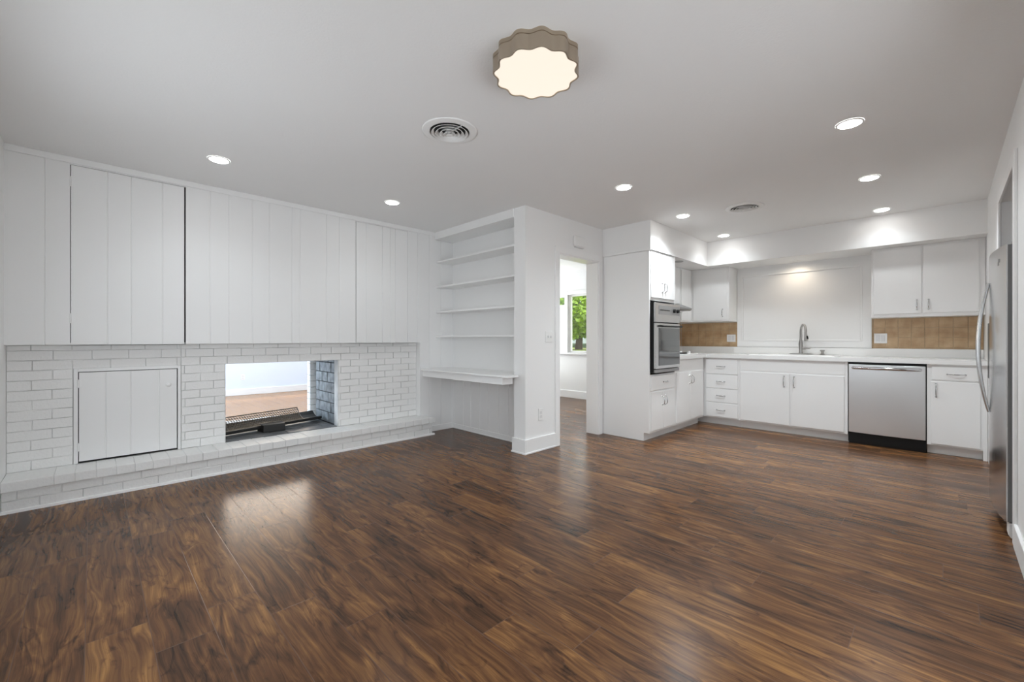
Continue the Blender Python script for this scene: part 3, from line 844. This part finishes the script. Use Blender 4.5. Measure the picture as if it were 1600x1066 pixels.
# tile backsplashes
def tiles(name, label, x0, x1, extra=None):
    t = thing(name, label, 'backsplash', ((x0 + x1) / 2, YB - .005, 1.022))
    z0, z1 = 1.0225, 1.3655
    mg = MB(); mg.box(x0, x1, YB - .005, YB - .001, z0, z1)
    mt = MB(); s = .108
    def run(a, b, put):
        x = b
        while x > a + .01:
            xa = max(a, x - s); z = z1
            while z > z0 + .01:
                za = max(z0, z - s)
                put(xa + .0012, x - .0012, za + .0012, z - .0012); z -= s
            x -= s
    run(x0, x1, lambda a, b, c, d: mt.box(a, b, YB - .009 - random.uniform(0, .0015), YB - .005, c, d))
    if extra:
        mg.box(XK + .001, XK + .005, extra[0], extra[1], z0, z1)
        run(extra[0], extra[1], lambda a, b, c, d: mt.box(XK + .005, XK + .009 + random.uniform(0, .0015), a, b, c, d))
    mt.build('tile_field', 'tile', t, bevel=.0015); mg.build('grout', 'grout', t)


tiles('tile_backsplash', 'tan stone tile backsplash in the corner left of the framed panel', XK + .012, -2.06, (Y1 + .002, YB - .012))
tiles('tile_backsplash', 'tan stone tile backsplash under the two-door upper cabinet near the refrigerator', -.606, XR - .002)


# ------------------------------------------------------------------ electrical plates
def plate(name, label, cat, c, out, w=.07, h=.115, kind='outlet', gangs=1, group=None):
    """c centre on wall, out = '+x' or '-y'"""
    t = thing(name, label, cat, c, group)
    def b(a0, a1, z0, z1, d0, d1, nm, mt, par, bev=0.):
        if out == '+x': dims = (c[0] + d0, c[0] + d1, c[1] + a0, c[1] + a1, c[2] + z0, c[2] + z1)
        else: dims = (c[0] + a0, c[0] + a1, c[1] - d1, c[1] - d0, c[2] + z0, c[2] + z1)
        return MB().box(*dims).build(nm, mt, par, bev)
    b(-w / 2, w / 2, -h / 2, h / 2, .0003, .006, 'face_plate', 'plastic', t, .002)
    for gi in range(gangs):
        o = (gi - (gangs - 1) / 2) * .046
        if kind == 'outlet':
            if gangs == 2: b(o - .017, o + .017, -.034, .034, .006, .008, 'socket', 'plasticg', t, .002)
            else:
                for z in (-.02, .02): b(o - .016, o + .016, z - .014, z + .014, .006, .008, 'socket', 'plasticg', t, .002)
        elif kind == 'switch':
            b(o - .005, o + .005, -.012, .012, .006, .016, 'toggle', 'plasticg', t, .001)
    return t


plate('light_switch', 'white double light switch plate on the wall left of the doorway', 'light switch', (XC1, 3.375, 1.155), '+x', .115, .115, 'switch', 2)
plate('power_outlet', 'white power outlet low on the wall left of the doorway', 'power outlet', (XC1, 3.245, .365), '+x', .07, .12)
plate('power_outlet', 'wide white power outlet on the tile beside the refrigerator', 'power outlet', (-.528, YB - .011, 1.138), '-y', .115, .115, 'outlet', 2)
plate('power_outlet', 'white power outlet on the corner tile left of the framed panel', 'power outlet', (-2.14, YB - .011, 1.143), '-y', .115, .105, 'outlet', 2)
plate('power_outlet', 'white power outlet low on the far lounge wall seen through the fireplace', 'power outlet', (-9.949, 2.17, .36), '+x', .07, .115)
cb = thing('door_chime', 'small white door chime box on the wall above the doorway', 'door chime', (XC1, 3.87, 2.155))
m = MB(); m.box(XC1 + .0005, XC1 + .035, 3.775, 3.975, 2.155, 2.275); m.build('cover', 'plastic', cb, bevel=.018, seg=4, smooth=True)
MB().box(XC1 + .0005, XC1 + .03, 3.80, 3.95, 2.145, 2.156).build('grille', 'plasticg', cb, bevel=.003)

# ------------------------------------------------------------------ refrigerator
fr = thing('refrigerator', 'stainless side-by-side refrigerator in the wall recess at right', 'refrigerator', (.62, 4.11, 0))
f0, f1, fm = 3.668, 4.545, 4.16


def bow(y): return .238 - .040 * (1 - ((y - 4.11) / .445) ** 2)


MB().box(.312, 1.02, f0 + .005, f1 - .005, .03, 1.655).build('cabinet', 'fridge_gray', fr, bevel=.004)
for nm, a, b in (('door', f0, fm - .003), ('door', fm + .003, f1)):
    m = MB(); pts = []
    for i in range(15):
        y = a + (b - a) * i / 14; pts.append((bow(y), y))
    out = pts + [(bow(b) + .006, b), (bow(a) + .006, a)]
    m.prism(out, 'z', .10, 1.665)
    fd = m.build(nm, 'steel', fr, smooth=True)
    m = MB(); m.prism([(bow(a) + .007, a + .001), (.305, a + .001), (.305, b - .001), (bow(b) + .007, b - .001)] + [(bow(y) + .007, y) for y in (b - (b - a) * .25, (a + b) / 2, a + (b - a) * .25)], 'z', .102, 1.662)
    m.build('door_edge', 'fridge_gray', fd)
    if a == f0:
        m = MB()
        for z, dy in ((1.592, 0), (1.575, .014)): m.box(bow(3.80) - .003, bow(3.80) + .004, 3.79 + dy, 3.808 + dy, z - .012, z + .008)
        m.build('badge', 'gray', fd)
    else:
        m = MB(); m.box(bow(4.36) - .006, bow(4.36) + .02, 4.265, 4.46, .86, 1.24); m.build('dispenser', 'black', fd, bevel=.004)
    yh = fm - .03 if a == f0 else fm + .03
    P, R = [], []
    for i in range(21):
        t = i / 20; s = 2 * t - 1
        P.append((bow(yh) - .004 - .046 * (1 - s * s), yh, .66 + .83 * t)); R.append(.0075 + .004 * (1 - s * s))
    m = MB(); m.tube(P, R, 12); m.build('handle', 'steel', fd, smooth=True)
MB().box(.262, .33, f0 + .01, f0 + .09, 1.667, 1.69).build('hinge_cover', 'fridge_gray', fr, bevel=.003)
MB().box(.262, .33, f1 - .09, f1 - .01, 1.667, 1.69).build('hinge_cover', 'fridge_gray', fr, bevel=.003)
m = MB(); m.prism([(.27, f0 + .091), (.311, f0 + .091), (.311, f1 - .091), (.27, f1 - .091)], 'z', .012, .092)
m.build('toe_grille', 'black', fr)
for ya, yb in ((f0 + .002, f0 + .09), (f1 - .09, f1 - .002)):
    m = MB(); m.prism([(.246, .03), (.256, .012), (.309, .012), (.309, .094), (.246, .094)], 'y', ya, yb); m.build('grille_corner', 'plastic', fr, bevel=.004)
m = MB(); m.tube([(.285, f0 - .004, .085), (.285, f0 - .004, .06), (.30, f0 - .004, .05)], .006, 8); m.box(.25, .305, f0 - .004, f0 + .02, .0945, .099); m.build('hinge', 'chrome', fr)
for y in (f0 + .06, f1 - .06):
    m = MB(); m.cyl((.36, y, 0), .02, .032, n=16); m.build('foot', 'black', fr)

# ------------------------------------------------------------------ ceiling things
def downlight(label, x, y, src=None):
    if src:
        t = copy_tree(src); t.location = (x, y, ZC); t['label'] = label; return t
    t = thing('recessed_light', label, 'ceiling light', (x, y, ZC), 'recessed ceiling lights')
    m = MB(); m.lathe((x, y, ZC), [(.070, -.0005), (.069, -.004), (.063, -.0065), (.059, -.006), (.058, -.004)], 40)
    m.build('trim_ring', 'plastic', t, smooth=True)
    m = MB(); m.lathe((x, y, ZC), [(.059, -.004), (.050, -.009), (.03, -.011), (.001, -.0115)], 40, (False, True))
    m.build('led_disc', 'led', t, smooth=True)
    sp = lamp('downlight_beam', 'SPOT', (0, 0, -.02), (0, 0, 0), 62, (.875, .95, 1), spot_size=math.radians(140), spot_blend=1, shadow_soft_size=.05); sp.parent = t
    return t


LP = [(-3.72, .66, 'round recessed light in the ceiling above the wide grooved cupboard'),
      (-3.72, 2.05, 'round recessed light in the ceiling above the narrow grooved cupboard'),
      (-1.95, 3.27, 'round recessed light in the ceiling nearest the bookshelf column'),
      (-1.96, 4.48, 'round recessed light in the ceiling nearest the oven cabinet soffit'),
      (-1.97, 5.69, 'round recessed light in the ceiling at the inner corner of the soffit'),
      (-.41, 3.28, 'round recessed light in the ceiling nearest the camera at right'),
      (-.435, 4.50, 'middle round recessed light of the right-hand row of three'),
      (-.455, 5.70, 'round recessed light in the ceiling nearest the soffit above the dishwasher')]
first = None
for (x, y, l), w in zip(LP, (19, 15, 34, 122, 21, 40, 122, 13)):
    t = downlight(l, x, y, first); first = first or t
    for ch in t.children:
        if ch.type == 'LIGHT': ch.data = ch.data.copy(); ch.data.energy = w


def vent(label, x, y, r, src=None):
    if src:
        t = copy_tree(src); t.location = (x, y, ZC); t['label'] = label; return t
    t = thing('ceiling_vent', label, 'ceiling vent', (x, y, ZC), 'round ceiling vents')
    c = (x, y, ZC)
    m = MB(); m.lathe(c, [(r, -.0005), (r * .98, -.007), (r * .86, -.013), (r * .74, -.012), (r * .70, -.004)], 48); m.build('outer_ring', 'plastic', t, smooth=True)
    m = MB(); m.cyl((x, y, ZC - .002), r * .715, .0015, n=48); m.build('duct', 'ventdark', t)
    for k in range(4):
        a = r * (.60 - .145 * k); m = MB()
        m.lathe(c, [(a + .011, -.016 - .003 * k), (a - .004, -.004), (a - .006, -.004), (a + .0085, -.0175 - .003 * k), (a + .011, -.016 - .003 * k)], 48)
        m.build('louvre', 'plastic', t, smooth=True)
    m = MB(); m.lathe(c, [(.02, -.028), (.012, -.03), (.001, -.03)], 24, (True, True)); m.box(x - r * .7, x + r * .7, y - .002, y + .002, ZC - .012, ZC - .005)
    m.build('hub', 'plastic', t, smooth=True)
    return t


v1 = vent('round white ceiling vent near the scalloped ceiling light', -2.19, 1.605, .172)
vent('round white ceiling vent in front of the kitchen soffit', -1.405, 4.62, .14, v1)

sl = thing('scalloped_ceiling_light', 'scalloped flush ceiling light with champagne metal band and glowing diffuser', 'ceiling light', (-1.335, 1.47, ZC))
cx, cy = -1.335, 1.47


def scal(r, z, amp=.0085, n=240, k=12, ph=.18):
    return [(cx + (r + amp * math.cos(k * (2 * PI * i / n) + ph * k)) * math.cos(2 * PI * i / n), cy + (r + amp * math.cos(k * (2 * PI * i / n) + ph * k)) * math.sin(2 * PI * i / n), z) for i in range(n)]


R0 = .192
m = MB()
m.loft([scal(R0, ZC - .0005), scal(R0, ZC - .017), scal(R0 - .003, ZC - .0185), scal(R0 - .003, ZC - .0215), scal(R0, ZC - .023), scal(R0, ZC - .085), scal(R0 - .007, ZC - .085), scal(R0 - .007, ZC - .06)], (False, False))
m.build('band', 'fixture', sl, smooth=True)
m = MB(); m.loft([scal(R0 - .0075, ZC - .06), scal(R0 - .0075, ZC - .082), scal(R0 - .02, ZC - .0838, .008), scal(.05, ZC - .0842, .002)], (False, True)); m.build('diffuser', 'lens', sl, smooth=True)

# small cans in the soffit
m = MB(); m.lathe((-2.39, 5.32, SZ), [(.062, -.0003), (.06, -.004), (.048, -.003), (.046, -.001)], 32, (False, True))
tag(m.build('soffit_light', 'gray', smooth=True), 'unlit round recessed light under the soffit above the range hood', 'recessed light')
us = thing('sink_light', 'warm recessed light under the soffit above the framed panel', 'recessed light', (-1.33, 6.30, SZ))
m = MB(); m.lathe((-1.33, 6.30, SZ), [(.055, -.0003), (.053, -.004), (.043, -.003), (.042, -.0008)], 32, (False, True)); m.build('trim_ring', 'plastic', us, smooth=True)
sl_ = lamp('sink_lamp', 'SPOT', (0, -.05, -.012), (math.radians(18), 0, 0), 8, (1, .86, .68), spot_size=math.radians(150), spot_blend=.9, shadow_soft_size=.06)
sl_.parent = us

# ------------------------------------------------------------------ garden seen through the hall window
MB().prism([(7.0, -.15), (9, -.1), (17, .52), (60, .55), (60, -.3), (7.0, -.3)], 'x', -60, 14).build('ground', 'grass', kind=S)


def at(u, d):   # plan position for an image column at a given depth
    k = (u - 800) / 667; r = k * d
    return (r * math.cos(TH) - d * math.sin(TH), r * math.sin(TH) + d * math.cos(TH))


X, Y = at(904, 25)
tr = thing('tree', 'bushy bright green tree on the lawn outside the hall window', 'tree', (X, Y, .5))
m = MB(); m.tube([(X, Y, .45), (X + .08, Y, 1.3), (X - .05, Y + .1, 2.2), (X, Y, 3.4)], [.24, .19, .16, .08], 10)
m.tube([(X + .05, Y, 1.3), (X + .7, Y + .2, 2.2)], [.11, .05], 8); m.tube([(X, Y, 1.5), (X - .7, Y - .3, 2.3)], [.1, .05], 8)
m.build('trunk', 'bark', tr, smooth=True)
m = MB(); rnd = random.Random(3)
for _ in range(12000):
    while True:
        p = Vector((rnd.uniform(-1, 1), rnd.uniform(-1, 1), rnd.uniform(-1, 1)))
        if .45 < p.length < 1: break
    lump = 1 + .18 * math.sin(5 * p.x + 2) * math.sin(6 * p.z) + .12 * math.sin(9 * p.y)
    c = Vector((X, Y, 3.1)) + Vector((p.x * 3.3, p.y * 3.3, p.z * 2.2)) * lump
    if c.z < 1.15: continue
    a = Vector((rnd.gauss(0, 1), rnd.gauss(0, 1), rnd.gauss(0, .6))).normalized(); b = a.orthogonal().normalized()
    s = rnd.uniform(.09, .2)
    m.bm.faces.new([m.bm.verts.new(c + v) for v in (a * s, b * s * .5, -a * s, -b * s * .5)])
m.build('foliage', 'leaf', tr)
X, Y = at(900, 34); ex = at(880, 34); 
fn = thing('railing_fence', 'pale railing fence behind the tree outside the hall window', 'fence', (X, Y, .5))
m = MB()
for k in range(24): m.box(X - 3 + k * .26, X - 2.94 + k * .26, Y - .03, Y + .03, .5, 1.75)
m.build('pickets', 'siding', fn)
MB().box(X - 3.05, X + 3.1, Y - .04, Y + .04, 1.65, 1.75).box(X - 3.05, X + 3.1, Y - .04, Y + .04, .62, .72).build('rails', 'siding', fn)
X, Y = at(905, 30)
m = MB(); m.box(X - 4, X + 4, Y - .3, Y + .3, .45, .84)
tag(m.build('low_hedge', 'hedge', bevel=.1), 'low dark hedge along the far edge of the lawn outside the window', 'hedge')
X, Y = at(885, 48)
ho = thing('neighbour_house', 'house with dark gray roof beyond the tree outside the hall window', 'house', (X, Y, .5))
MB().box(X - 7, X + 2, Y, Y + 6, .4, 4.6).build('walls', 'siding', ho)
m = MB(); m.prism([(X - 8, 4.5), (X + 3.2, 4.5), (X - 2.5, 7.6)], 'y', Y - .6, Y + 6.5); m.build('roof', 'roof', ho)
